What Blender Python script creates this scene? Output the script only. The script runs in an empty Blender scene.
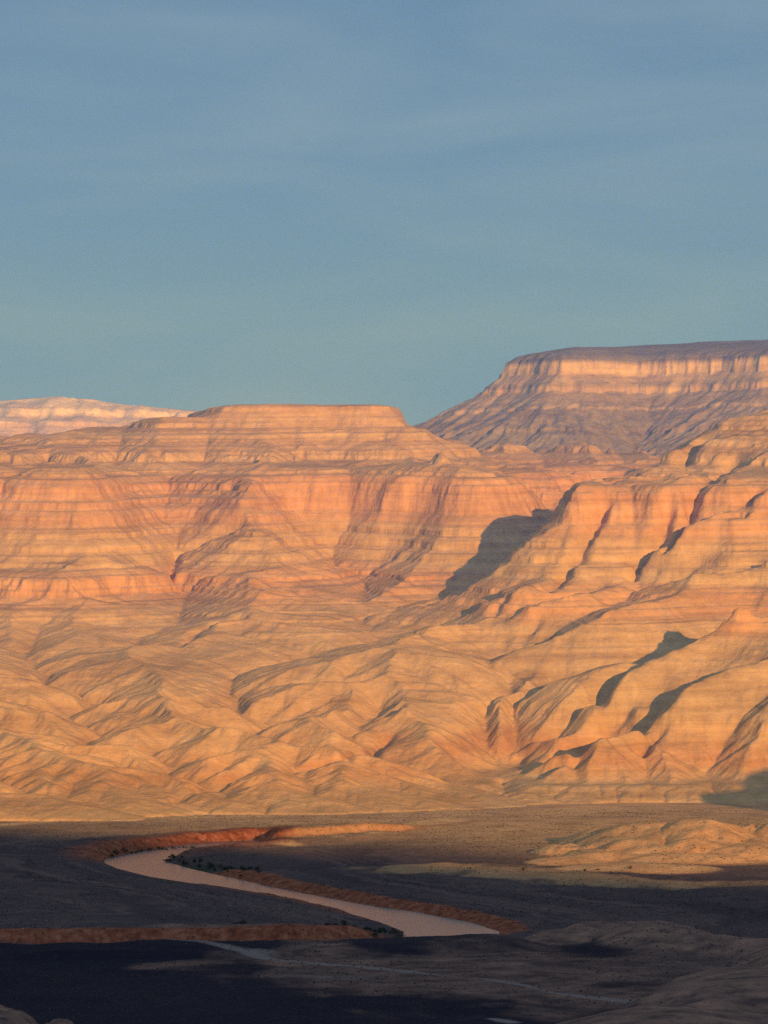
import bpy, math, heapq, time
import numpy as np

T0 = time.time()
R = math.radians
rng = np.random.default_rng(7)
sc = bpy.context.scene
COL = sc.collection

# ------------------------------------------------------------------ viewpoint
CAM_Z, F, HY = 450.0, 3653.0, 610.0      # eye height over the river, focal length (px), eye-level row
SUN_AZ, SUN_EL = R(21), R(8.5)           # sun behind the viewer, to the right

def W(px, py, d):                        # sight line + distance -> world point
    return ((px - 384) / F * d, d, CAM_Z + (HY - py) / F * d)
def G(px, py, z=14.0):                   # where a sight line meets level ground
    d = (CAM_Z - z) * F / (py - HY)
    return ((px - 384) / F * d, d)

# ------------------------------------------------------------------ noise
def _hash(ix, iy, seed):
    h = (ix.astype(np.int64) * 374761393 + iy.astype(np.int64) * 668265263 + seed * 982451653) & 0xffffffff
    h = ((h ^ (h >> 13)) * 1274126177) & 0xffffffff
    return ((h ^ (h >> 16)) & 0xffffff).astype(np.float32) / 16777216.0
def vnoise(x, y, seed=0):
    ix = np.floor(x); iy = np.floor(y)
    fx = (x - ix); fy = (y - iy)
    fx = fx * fx * fx * (fx * (fx * 6 - 15) + 10); fy = fy * fy * fy * (fy * (fy * 6 - 15) + 10)
    a = _hash(ix, iy, seed); b = _hash(ix + 1, iy, seed)
    c = _hash(ix, iy + 1, seed); d = _hash(ix + 1, iy + 1, seed)
    return ((a + (b - a) * fx) * (1 - fy) + (c + (d - c) * fx) * fy) * 2 - 1
def fbm(x, y, octv=4, seed=0, gain=0.5):
    s = 0; a = 1.0; t = 0
    for k in range(octv):
        s = s + a * vnoise(x, y, seed + k * 17); t += a
        x, y = x * 1.62 - y * 1.18 + 3.1, x * 1.18 + y * 1.62 - 7.7
        a *= gain
    return s / t
def ridged(x, y, octv=4, seed=0):
    s = 0; a = 1.0; t = 0
    for k in range(octv):
        s = s + a * (1 - 2 * np.abs(vnoise(x, y, seed + k * 17))); t += a
        x, y = x * 1.62 - y * 1.18 + 3.1, x * 1.18 + y * 1.62 - 7.7
        a *= 0.5
    return s / t
def sstep(a, b, x):
    t = np.clip((x - a) / (b - a), 0, 1)
    return t * t * (3 - 2 * t)
def blur(Z, n):
    for _ in range(n):
        P = np.pad(Z, 1, mode='edge')
        Z = (P[:-2, 1:-1] + 2 * P[1:-1, 1:-1] + P[2:, 1:-1]) / 4
        P = np.pad(Z, 1, mode='edge')
        Z = (P[1:-1, :-2] + 2 * P[1:-1, 1:-1] + P[1:-1, 2:]) / 4
    return Z

# gullies that run down the local slope (cellular stripes aligned with the fall line)
def gullies(x, y, gx, gy, wave, octv=3, amp=1.0, seed=0):
    H = np.zeros_like(x); hx = np.zeros_like(x); hy = np.zeros_like(x)
    f = 1.0 / wave; a = amp
    for o in range(octv):
        px, py = x * f, y * f
        dx = -(gy + hy); dy = (gx + hx)
        l = np.sqrt(dx * dx + dy * dy) + 1e-5
        k = np.clip(l * 4, 0, 1) / l
        dx *= k; dy *= k
        ix = np.floor(px); iy = np.floor(py)
        sv = 0; s1 = 0; wt = 0
        for i in (-1, 0, 1):
            for j in (-1, 0, 1):
                cx = ix + i; cy = iy + j
                ox = px - cx - _hash(cx, cy, seed + o) ; oy = py - cy - _hash(cx, cy, seed + 50 + o)
                w = np.exp(-(ox * ox + oy * oy) * 2.0)
                m = (ox * dx + oy * dy) * 2 * np.pi
                sv = sv + np.cos(m) * w; s1 = s1 - np.sin(m) * w; wt = wt + w
        H = H + a * sv / wt
        hx = hx + a * f * 6.28 * dx * s1 / wt; hy = hy + a * f * 6.28 * dy * s1 / wt
        a *= 0.45; f *= 2.0
    return H

# ------------------------------------------------------------------ landform tools
def tps(pts, X, Y):
    P = np.array(pts, float); p = P[:, :2] / 1000; z = P[:, 2]
    def ker(r2): return 0.5 * r2 * np.log(r2 + 1e-9)
    n = len(p)
    r2 = ((p[:, None] - p[None]) ** 2).sum(-1)
    A = np.zeros((n + 3, n + 3)); A[:n, :n] = ker(r2) + np.eye(n) * 0.002
    A[:n, n] = 1; A[:n, n + 1:] = p; A[n, :n] = 1; A[n + 1:, :n] = p.T
    w = np.linalg.solve(A, np.r_[z, 0, 0, 0])
    x = X / 1000; y = Y / 1000
    out = w[n] + w[n + 1] * x + w[n + 2] * y
    for k in range(n):
        out = out + w[k] * ker((x - p[k, 0]) ** 2 + (y - p[k, 1]) ** 2)
    return out
def resample(Z, ny, nx):
    iy = np.linspace(0, Z.shape[0] - 1, ny); ix = np.linspace(0, Z.shape[1] - 1, nx)
    y0 = np.minimum(iy.astype(int), Z.shape[0] - 2); x0 = np.minimum(ix.astype(int), Z.shape[1] - 2)
    fy = (iy - y0)[:, None]; fx = (ix - x0)[None]
    a = Z[y0][:, x0]; b = Z[y0][:, x0 + 1]; c = Z[y0 + 1][:, x0]; d = Z[y0 + 1][:, x0 + 1]
    return (a * (1 - fx) + b * fx) * (1 - fy) + (c * (1 - fx) + d * fx) * fy
def down(Z, k):                          # true area average, k cells at a time
    if k <= 1: return Z
    ny, nx = Z.shape; P = np.pad(Z, ((0, -ny % k), (0, -nx % k)), mode='edge')
    return P.reshape(P.shape[0] // k, k, P.shape[1] // k, k).mean((1, 3))
def up(S, shape, k):                     # back to the fine grid, cell centres respected
    iy = np.clip((np.arange(shape[0]) + 0.5) / k - 0.5, 0, S.shape[0] - 1.001); ix = np.clip((np.arange(shape[1]) + 0.5) / k - 0.5, 0, S.shape[1] - 1.001)
    y0 = iy.astype(int); x0 = ix.astype(int); fy = (iy - y0)[:, None]; fx = (ix - x0)[None]
    a = S[y0][:, x0]; b = S[y0][:, x0 + 1]; c = S[y0 + 1][:, x0]; d = S[y0 + 1][:, x0 + 1]
    return (a * (1 - fx) + b * fx) * (1 - fy) + (c * (1 - fx) + d * fx) * fy
def fill(Z, base):
    ny, nx = Z.shape; z = Z.ravel().tolist(); n = ny * nx
    done = bytearray(n); hp = []
    for i in np.flatnonzero(base.ravel()).tolist():
        done[i] = 1; hp.append((z[i], i))
    heapq.heapify(hp)
    nb = (-1, 1, -nx, nx, -nx - 1, -nx + 1, nx - 1, nx + 1)
    pop, push = heapq.heappop, heapq.heappush
    while hp:
        h, i = pop(hp)
        for o in nb:
            j = i + o
            if 0 <= j < n and not done[j]:
                done[j] = 1
                if z[j] <= h: z[j] = h + 0.02
                push(hp, (z[j], j))
    return np.array(z).reshape(ny, nx)
def erode(Z, base, dx, its, K, D, m=0.45, tm=None):
    ny, nx = Z.shape; n = ny * nx; idx = np.arange(n).reshape(ny, nx)
    basef = base.ravel()
    offs = [(-1, -1), (-1, 0), (-1, 1), (0, -1), (0, 1), (1, -1), (1, 0), (1, 1)]
    for it in range(its):
        if it % (2 if dx > 20 else 4) == 0: Z = fill(Z, base)
        P = np.pad(Z, 1, mode='constant', constant_values=1e9)
        best = np.zeros((ny, nx)); rec = idx.copy(); dist = np.full((ny, nx), dx)
        for oy, ox in offs:
            d = dx * math.hypot(oy, ox)
            s = (Z - P[1 + oy:1 + oy + ny, 1 + ox:1 + ox + nx]) / d
            u = s > best
            best = np.where(u, s, best); rec = np.where(u, idx + oy * nx + ox, rec); dist = np.where(u, d, dist)
        rec = rec.ravel(); rec[basef] = idx.ravel()[basef]; dist = dist.ravel()
        lev = (rec != np.arange(n)).astype(np.int32); ptr = rec.copy()
        while True:
            add = lev[ptr]
            if not add.any(): break
            lev = lev + add; ptr = ptr[ptr]
        order = np.argsort(lev, kind='stable'); ls = lev[order]
        cuts = np.searchsorted(ls, np.arange(ls[-1] + 2))
        A = np.full(n, dx * dx, float)
        for l in range(int(ls[-1]), 0, -1):
            q = order[cuts[l]:cuts[l + 1]]
            np.add.at(A, rec[q], A[q])
        f = K * A ** m / dist
        z = Z.ravel().copy()
        for l in range(1, int(ls[-1]) + 1):
            q = order[cuts[l]:cuts[l + 1]]
            zr = z[rec[q]]
            z[q] = np.minimum((z[q] + f[q] * zr) / (1 + f[q]), zr + tm[q] * dist[q])   # slopes never stand steeper than scree
        Z = z.reshape(ny, nx)
        if D > 0:
            P = np.pad(Z, 1, mode='edge')
            L = P[:-2, 1:-1] + P[2:, 1:-1] + P[1:-1, :-2] + P[1:-1, 2:] - 4 * Z
            Z = np.where(base, Z, Z + D * L)
    return Z
def cubic(Z, x0, y0, dx, X, Y):          # Catmull-Rom lookup
    u = np.clip((X - x0) / dx, 1, Z.shape[1] - 3); v = np.clip((Y - y0) / dx, 1, Z.shape[0] - 3)
    iu = u.astype(np.int32); iv = v.astype(np.int32); fu = (u - iu); fv = (v - iv)
    def wts(t):
        return (-.5 * t + t * t - .5 * t ** 3, 1 - 2.5 * t * t + 1.5 * t ** 3, .5 * t + 2 * t * t - 1.5 * t ** 3, -.5 * t * t + .5 * t ** 3)
    wu = wts(fu); wv = wts(fv); out = 0
    Zf = Z.ravel(); nx = Z.shape[1]
    for j in range(4):
        row = 0
        for i in range(4):
            row = row + wu[i] * Zf[(iv + j - 1) * nx + iu + i - 1]
        out = out + wv[j] * row
    return out
def terrace(s, layers, soft=0.65):
    # layers: (bottom, top, steepness) in finished elevation; elsewhere gentler slopes
    xs = [layers[0][0] - 400.0]; ys = [layers[0][0] - 400.0]
    prev = layers[0][0] - 400.0
    ins = []; tot_in = 0
    segs = []
    for lo, hi, g in layers:
        segs.append((prev, lo, None)); segs.append((lo, hi, g)); prev = hi
    x = xs[0]
    top = layers[-1][1]
    cl = sum((b - a) / g for a, b, g in segs if g); sl = sum((b - a) for a, b, g in segs if not g)
    k = ((top - ys[0]) - cl) / sl        # input length of the gentle parts
    for a, b, g in segs:
        x += (b - a) / g if g else (b - a) * k
        xs.append(x); ys.append(b)
    xs.append(x + 600); ys.append(top + 600)
    return np.interp(s, xs, ys)

def sdist(poly, X, Y, closed=True):
    P = np.array(poly, float); n = len(P); d = np.full(X.shape, 1e12); ins = np.zeros(X.shape, bool)
    for i in range(n if closed else n - 1):
        ax, ay = P[i]; bx, by = P[(i + 1) % n]
        ex, ey = bx - ax, by - ay
        t = np.clip(((X - ax) * ex + (Y - ay) * ey) / (ex * ex + ey * ey + 1e-9), 0, 1)
        d = np.minimum(d, (X - ax - t * ex) ** 2 + (Y - ay - t * ey) ** 2)
        if closed:
            cnd = ((ay > Y) != (by > Y)) & (X < (bx - ax) * (Y - ay) / (by - ay + 1e-12) + ax)
            ins ^= cnd
    d = np.sqrt(d)
    return np.where(ins, -d, d) if closed else d

# ------------------------------------------------------------------ mesh from grids
def grid_mesh(name, X, Y, Z, mat, keep=None, attrs=None, label=None, kind='structure'):
    ny, nx = X.shape
    a = np.arange(ny * nx).reshape(ny, nx)
    q = np.stack([a[:-1, :-1], a[:-1, 1:], a[1:, 1:], a[1:, :-1]], -1).reshape(-1, 4)
    if keep is not None:
        q = q[keep.ravel()]
    used, inv = np.unique(q, return_inverse=True)
    q = inv.reshape(-1, 4)
    me = bpy.data.meshes.new(name)
    co = np.stack([X.ravel(), Y.ravel(), Z.ravel()], -1)[used].astype(np.float32)
    me.vertices.add(len(co)); me.vertices.foreach_set('co', co.ravel())
    me.loops.add(q.size); me.loops.foreach_set('vertex_index', q.ravel().astype(np.int32))
    me.polygons.add(len(q))
    me.polygons.foreach_set('loop_start', np.arange(0, q.size, 4, dtype=np.int32))
    me.polygons.foreach_set('loop_total', np.full(len(q), 4, dtype=np.int32))
    me.polygons.foreach_set('use_smooth', np.ones(len(q), dtype=bool))
    me.update(calc_edges=True)
    for k, v in (attrs or {}).items():
        at = me.attributes.new(k, 'FLOAT', 'POINT')
        at.data.foreach_set('value', v.ravel()[used].astype(np.float32))
    me.materials.append(mat)
    o = bpy.data.objects.new(name, me); COL.objects.link(o)
    o['kind'] = kind
    if label: o['label'] = label
    return o

# ------------------------------------------------------------------ materials
class NT:
    def __init__(s, name):
        s.m = bpy.data.materials.new(name); s.m.use_nodes = True
        s.t = s.m.node_tree; s.t.nodes.clear()
        s.out = s.t.nodes.new('ShaderNodeOutputMaterial')
    def n(s, typ, **kw):
        nd = s.t.nodes.new(typ)
        for k, v in kw.items():
            if k.startswith('_'): setattr(nd, k[1:], v)
            else: s.set(nd.inputs[k.replace('__', ' ')], v)
        return nd
    def set(s, inp, v):
        if isinstance(v, bpy.types.NodeSocket): s.t.links.new(v, inp)
        else: inp.default_value = v
    def math(s, op, a, b=0.0, c=None, clamp=False):
        nd = s.t.nodes.new('ShaderNodeMath'); nd.operation = op; nd.use_clamp = clamp
        s.set(nd.inputs[0], a); s.set(nd.inputs[1], b)
        if c is not None: s.set(nd.inputs[2], c)
        return nd.outputs[0]
    def mix(s, f, a, b, mode='MIX'):
        nd = s.t.nodes.new('ShaderNodeMix'); nd.data_type = 'RGBA'; nd.blend_type = mode
        s.set(nd.inputs[0], f); s.set(nd.inputs[6], a if isinstance(a, bpy.types.NodeSocket) else (*a, 1) if len(a) == 3 else a)
        s.set(nd.inputs[7], b if isinstance(b, bpy.types.NodeSocket) else (*b, 1) if len(b) == 3 else b)
        return nd.outputs[2]
    def ramp(s, f, stops, interp='LINEAR'):
        nd = s.t.nodes.new('ShaderNodeValToRGB'); s.set(nd.inputs[0], f)
        cr = nd.color_ramp; cr.interpolation = interp
        while len(cr.elements) < len(stops): cr.elements.new(0.5)
        for e, (p, c) in zip(cr.elements, stops):
            e.position = p; e.color = (*c, 1) if not isinstance(c, float) else (c, c, c, 1)
        return nd.outputs[0]
    def noise(s, vec, scale, detail=4, rough=0.55, dist=0.0):
        nd = s.t.nodes.new('ShaderNodeTexNoise')
        s.set(nd.inputs['Vector'], vec); nd.inputs['Scale'].default_value = scale
        nd.inputs['Detail'].default_value = detail; nd.inputs['Roughness'].default_value = rough
        nd.inputs['Distortion'].default_value = dist
        return nd.outputs[0]
    def pos(s, sx=1, sy=1, sz=1):
        g = s.t.nodes.new('ShaderNodeNewGeometry'); m = s.t.nodes.new('ShaderNodeMapping')
        s.t.links.new(g.outputs['Position'], m.inputs['Vector']); m.inputs['Scale'].default_value = (sx, sy, sz)
        return m.outputs[0]
    def attr(s, name):
        nd = s.t.nodes.new('ShaderNodeAttribute'); nd.attribute_name = name
        return nd.outputs['Fac']
    def nz(s):
        g = s.t.nodes.new('ShaderNodeNewGeometry'); x = s.t.nodes.new('ShaderNodeSeparateXYZ')
        s.t.links.new(g.outputs['Normal'], x.inputs[0]); return x.outputs[2]
    def bump(s, h, strength, dist):
        nd = s.t.nodes.new('ShaderNodeBump'); s.set(nd.inputs['Height'], h)
        nd.inputs['Strength'].default_value = strength; nd.inputs['Distance'].default_value = dist
        return nd.outputs[0]
    def finish(s, color, rough=0.95, normal=None, spec=0.1):
        b = s.t.nodes.new('ShaderNodeBsdfPrincipled')
        s.set(b.inputs['Base Color'], color); s.set(b.inputs['Roughness'], rough)
        b.inputs['Specular IOR Level'].default_value = spec
        if normal is not None: s.set(b.inputs['Normal'], normal)
        s.t.links.new(b.outputs[0], s.out.inputs['Surface'])
        return s.m

def rock_material(name, lo, hi, stops, talus, veg=(0.27, 0.20, 0.145), veg_amt=0.25, warp=18, beds=0.05, sat=1.0):
    m = NT(name)
    s = m.attr('strat')
    wob = m.noise(m.pos(), 0.006, 4)
    s2 = m.math('ADD', s, m.math('MULTIPLY', m.math('SUBTRACT', wob, 0.5), warp * 2.0))
    f = m.math('DIVIDE', m.math('SUBTRACT', s2, lo), hi - lo, clamp=True)
    strata = m.ramp(f, stops)
    # thin beds that follow the strata
    cmb = m.t.nodes.new('ShaderNodeCombineXYZ')
    sp = m.t.nodes.new('ShaderNodeSeparateXYZ'); m.t.links.new(m.pos(), sp.inputs[0])
    m.set(cmb.inputs[0], m.math('MULTIPLY', sp.outputs[0], 0.0014)); m.set(cmb.inputs[1], m.math('MULTIPLY', sp.outputs[1], 0.0014))
    m.set(cmb.inputs[2], m.math('MULTIPLY', s, beds))
    bed = m.noise(cmb.outputs[0], 1.0, 5, 0.65)
    bedc = m.ramp(bed, [(0.3, (0.60, 0.50, 0.44)), (0.46, (0.92, 0.84, 0.78)), (0.55, (1.05, 1.0, 0.95)), (0.7, (1.3, 1.25, 1.15))])
    # vertical stains on steep faces
    streak = m.noise(m.pos(0.05, 0.05, 0.009), 1.0, 7, 0.7)
    streakc = m.ramp(streak, [(0.32, (0.66, 0.5, 0.42)), (0.55, (1.0, 0.95, 0.92)), (0.72, (1.2, 1.15, 1.05))])
    cliff = m.mix(0.5, strata, bedc, 'MULTIPLY'); cliff = m.mix(0.24, cliff, streakc, 'MULTIPLY'); cliff = m.mix(1.0, cliff, (0.90, 0.94, 0.92), 'MULTIPLY')
    patch = m.noise(m.pos(), 0.0028, 5, 0.6)
    slope = m.mix(0.48, strata, talus)
    slope = m.mix(0.6, slope, bedc, 'MULTIPLY')
    fine = m.noise(m.pos(), 0.05, 6, 0.7)
    slope = m.mix(m.ramp(fine, [(0.45, 0.0), (0.75, veg_amt * 2)]), slope, veg)
    slope = m.mix(m.ramp(patch, [(0.42, 0.0), (0.68, veg_amt)]), slope, veg)
    st = m.ramp(m.nz(), [(0.70, 1.0), (0.88, 0.0)])
    col = m.mix(st, slope, cliff)
    col = m.mix(1.0, col, (1.20, 1.05, 0.74), 'MULTIPLY')
    mott = m.noise(m.pos(), 0.012, 6, 0.7)
    col = m.mix(1.0, col, m.ramp(mott, [(0.3, (0.8, 0.78, 0.76)), (0.7, (1.16, 1.16, 1.16))]), 'MULTIPLY')
    h = m.math('ADD', m.math('MULTIPLY', bed, m.math('ADD', m.math('MULTIPLY', st, 0.5), 0.12)),
               m.math('MULTIPLY', m.noise(m.pos(), 0.03, 8, 0.68), 0.9))
    return m.finish(col, 0.95, m.bump(h, 0.62, 10.0), 0.05)

# ------------------------------------------------------------------ canyon country: control points on real ground
C = []
def c(px, py, d): C.append(W(px, py, d))
for px, k in ((-260, 0), (-90, 0), (0, 0), (95, 0)):
    for py, d in ((821, 7540), (807, 7610), (790, 7800), (750, 8260), (700, 8950), (640, 9750), (606, 10300), (570, 10480), (530, 10820), (500, 10930), (461, 11180), (446, 11900), (429, 12700)): c(px, py, d)
for X in (-1900, -1200, -600):
    C.append((X, 13600, 960)); C.append((X, 14800, 820))
for py, d in ((813, 7780), (803, 7840), (785, 8010), (750, 8360), (700, 9050), (640, 9850), (602, 10300), (578, 10600), (545, 10980), (515, 11230), (495, 11330), (470, 11560), (440, 11980), (407, 12280)): c(185, py, d)
for py, d in ((600, 10250), (560, 10620), (515, 11000), (472, 11270), (445, 11880), (404, 12260)): c(245, py, d)
for py, d in ((812, 7820), (802, 7880), (785, 8030), (740, 8480), (690, 9150), (640, 9800), (600, 10200), (560, 10740), (518, 11320), (469, 11470), (452, 11800), (432, 12120), (404, 12270)): c(320, py, d)
for py, d in ((600, 10200), (560, 10700), (520, 11200), (472, 11330), (455, 11780), (432, 12100), (407, 12270)): c(390, py, d)
for X in (-560, -250, 50): C.append((X, 12900, 1135))
for X in (-560, -100, 200): C.append((X, 13900, 960))
c(413, 418, 12300); c(424, 431, 12350); c(440, 441, 12600)
for py, d in ((590, 10050), (560, 10480), (520, 10980), (478, 11130), (461, 11700), (445, 12800), (440, 13300)): c(470, py, d)
for py, d in ((500, 11200), (482, 11320), (462, 12000), (444, 13000), (439, 13350)): c(540, py, d)
for py, d in ((462, 12500), (446, 13000), (440, 13350)): c(610, py, d)
C += [(850, 12300, 900), (1150, 12600, 930), (700, 14400, 900), (1500, 13500, 950), (150, 14600, 900)]
# alcove floor
C += [(310, 10620, 640), (430, 10900, 700), (560, 11250, 745), (200, 10250, 548)]
# spur crest and its back side
for p in ((440, 588, 9850), (480, 566, 10020), (528, 522, 10290), (540, 490, 10480), (600, 467, 10850), (650, 452, 11150), (700, 430, 11350), (745, 404, 11400), (768, 400, 11400), (850, 385, 11500), (960, 375, 11700)): c(*p)
C += [(680, 11450, 790), (820, 11800, 850)]
# spur front
for py, d in ((484, 10400), (538, 10220), (570, 9930), (600, 9600), (650, 9200), (690, 8950)): c(590, py, d)
for py, d in ((545, 10150), (575, 9860), (605, 9560)): c(530, py, d)
for py, d in ((470, 10750), (487, 10330), (540, 10140), (565, 9880), (600, 9620)): c(680, py, d)
for px in (768, 900):
    for py, d in ((440, 10850), (480, 10330), (520, 10180), (560, 9900), (600, 9480), (650, 9000), (690, 8750), (740, 8560), (780, 8420), (812, 8180)): c(px, py, d)
# second spur
for p in ((735, 606, 9280), (700, 626, 9230), (662, 655, 9130), (622, 690, 9000), (700, 690, 8800), (700, 730, 8640), (700, 795, 8330), (650, 715, 8800)): c(*p)
c(735, 598, 9265)
C += [(700, 9520, 372), (560, 9330, 300)]
# centre hump and cone hill
for p in ((400, 622, 9700), (432, 628, 9600), (480, 650, 9400), (530, 680, 9200), (588, 706, 9010), (455, 700, 9000), (420, 760, 8420), (420, 808, 7960), (420, 798, 8030), (250, 812, 7800), (250, 802, 7860), (130, 816, 7680), (130, 804, 7760), (50, 820, 7560), (50, 806, 7640), (370, 810, 7880), (370, 799, 7960), (370, 700, 9150), (520, 705, 8980),
          (600, 722, 8600), (560, 735, 8560), (640, 735, 8580), (600, 797, 8290), (690, 775, 8420), (545, 750, 8760), (498, 778, 8480), (660, 700, 8860)): c(*p)
C += [(230, 9900, 440), (380, 9600, 370)]
for X in (-2600, -1500, -700, -250, 60, 320, 800, 1500, 2600):
    ye = float(np.interp(X, [-250, 320, 700], [7420, 7800, 7950])); C.append((X, ye, 12)); C.append((X, ye - 260, 6))
C += [(281, 9700, 335), (404, 9450, 258), (125, 9950, 392), (935, 9620, 352), (710, 9420, 262), (521, 8860, 150)]

GX0, GX1, GY0, GY1, DX = -2700.0, 2700.0, 7300.0, 14500.0, 6.0
def grid(dx, x0=GX0, x1=GX1, y0=GY0, y1=GY1):
    xs = np.arange(x0, x1 + 1, dx); ys = np.arange(y0, y1 + 1, dx)
    return np.meshgrid(xs, ys)
Xg, Yg = grid(48)
ctrl = tps(C, Xg, Yg)
ctrl = np.maximum(ctrl, 14.0)
ctrl = np.where((Yg < 8900) & (ctrl < 18), 14.0, ctrl)

def landform(ctrl, X, Y, sched, keepf, floor_z=15.0, corr=9, tmf=lambda c_, x_: np.full(c_.shape, 0.75)):
    Z = ctrl.copy(); dx0 = sched[0][0]
    x0, x1, y0, y1 = X.min(), X.max(), Y.min(), Y.max()
    for dx, its, K, D, amp in sched:
        Xc, Yc = grid(dx, x0, x1, y0, y1)
        Z = resample(Z, *Xc.shape)
        cc = resample(ctrl, *Xc.shape)
        Z = Z + amp * fbm(Xc / (dx * 5), Yc / (dx * 5), 4, int(dx)) * (cc > floor_z + 2)
        base = cc <= floor_z
        base[0] = True; base[-1] = True; base[:, 0] = True; base[:, -1] = True
        Z = erode(Z, base, dx, its, K, D, tm=tmf(cc, Xc).ravel())
        # keep the great forms where they are
        k = int(48 // dx)
        small = blur(down(cc - Z, k), corr)
        Z = Z + keepf * (up(small, Xc.shape, k) if k > 1 else small)
        Z = np.where(cc <= floor_z, cc, np.maximum(Z, floor_z))
    return Z, Xc, Yc, cc

Z, Xc, Yc, ccf = landform(ctrl, Xg, Yg, [(48, 36, 0.20, 0.03, 22), (24, 26, 0.17, 0.03, 8), (12, 18, 0.10, 0.03, 3), (6, 8, 0.03, 0.03, 0.6)], 0.7, tmf=lambda c_, x_: np.interp(c_, [15, 400, 520, 700], [0.72, 0.78, 1.0, 1.3]) * (1 + 0.18 * fbm(x_ / 300, c_ / 90, 2, 12)))
cap_px = [(204, 12380), (222, 12260), (270, 12230), (330, 12260), (372, 12230), (390, 12250), (401, 12340)]
CAPP = [W(a, 405, d)[:2] for a, d in cap_px] + [(60, 12800), (20, 13500), (-650, 13500), (-700, 12800)]
cd = sdist(CAPP, Xc, Yc) + 26 * fbm(Xc / 160, Yc / 160, 3, 71)
cap = np.interp(cd, [-700, -60, 0, 22, 75, 110, 300, 620, 900], [1160, 1143, 1134, 1088, 1070, 1040, 975, 860, 0])
wgt = np.interp(ccf, [15, 50, 120, 420, 520, 700, 900, 1060, 1150], [0.62, 0.55, 0.50, 0.40, 0.24, 0.12, 0.11, 0.12, 0.08])
Rf = Z - ccf
Rl = up(blur(down(Rf, 4), 6), Rf.shape, 4)
wf = np.interp(ccf, [15, 60, 120, 420, 560, 1150], [0.8, 0.85, 0.85, 0.75, 0.4, 0.25])
Z = ccf + wgt * Rl + wf * (Rf - Rl)
del Rf, Rl
Z = np.where(cd < 0, cap, np.maximum(np.minimum(Z, np.where(Xc < 700, 1120 - 0.0 * Xc, 9e9)), cap))
# narrow clefts, spurs and ravines, each placed where its sight line meets the ground
Zs = Z.copy()
def hit(px, py):
    d = np.arange(7500.0, 13600.0, 6.0)
    x = (px - 384) / F * d; zr = CAM_Z + (HY - py) / F * d
    zt = Zs[np.clip(((d - GY0) / DX).astype(int), 0, Zs.shape[0] - 1), np.clip(((x - GX0) / DX).astype(int), 0, Zs.shape[1] - 1)]
    k = np.flatnonzero(zt >= zr)
    k = int(k[0]) if len(k) else len(d) - 1
    return float(x[k]), float(d[k])
CN = 7 * fbm(Xc / 60, Yc / 60, 3, 91)
def cleft(pts, w, depth, shift=(0, 0)):
    global Z
    P = [hit(*p) for p in pts]; P = [(a + shift[0], b + shift[1]) for a, b in P]
    d = sdist(P, Xc, Yc, closed=False) + CN
    Z = Z - depth * np.exp(-(d / w) ** 2)
def spur(pts, w, h, dep):
    cleft(pts, w, -h); cleft(pts, w * 0.8, dep, (-w * 0.75, w * 1.15))
for pts, w_, dp in (
    ([(604, 482), (592, 497), (584, 507), (577, 519), (568, 534), (545, 552)], 22, 40), ([(667, 486), (662, 500), (655, 512), (647, 522), (641, 535), (632, 545)], 20, 42),
    ([(692, 484), (684, 498), (676, 510), (666, 522)], 18, 36), ([(705, 430), (690, 440), (676, 452)], 30, 34), ([(732, 450), (712, 462), (694, 478)], 26, 26),
    ([(745, 493), (728, 499)], 26, 24), ([(630, 460), (608, 470)], 24, 20), ([(502, 566), (494, 580)], 20, 26), ([(538, 594), (534, 606)], 20, 26),
    ([(598, 690), (610, 704), (604, 720), (575, 738), (540, 748), (505, 772)], 30, 24), ([(658, 712), (640, 730)], 20, 22), ([(522, 735), (512, 750)], 20, 20),
    ([(242, 596), (215, 604), (196, 614), (180, 630)], 20, 24), ([(238, 500), (205, 516), (176, 530), (168, 545)], 24, 30),
    ([(386, 727), (345, 745), (300, 757)], 18, 20), ([(228, 770), (170, 795)], 16, 14)):
    cleft(pts, w_, dp)
spur([(768, 488), (735, 498), (700, 509), (668, 523), (645, 536)], 42, 26, 22)
spur([(768, 542), (700, 552), (620, 560), (570, 574), (525, 590)], 50, 24, 20)
spur([(738, 606), (712, 624), (690, 640), (660, 655), (625, 682)], 46, 34, 26)
spur([(768, 655), (725, 672), (690, 690), (650, 708)], 44, 26, 22)
spur([(420, 622), (460, 636), (500, 660), (540, 684), (588, 704)], 55, 16, 14)
Z = np.where(ccf > 100, blur(Z, 1), Z)
px_, py_ = hit(738, 608)
Z = Z + 46 * np.exp(-np.sqrt((Xc - px_) ** 2 + (Yc - py_) ** 2 + 100) / 45.0)
print('eroded', time.time() - T0)

# viewing-density mesh grid (columns fan out with distance)
def fan(y0, y1, dy, umid, nmid, uside, nside):
    u = np.concatenate([np.linspace(-uside, -umid, nside, endpoint=False), np.linspace(-umid, umid, nmid), np.linspace(umid, uside, nside + 1)[1:]])
    ys = [y0]
    while ys[-1] < y1: ys.append(ys[-1] + dy(ys[-1]))
    U, Y = np.meshgrid(u, np.array(ys)); return U * Y, Y

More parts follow.
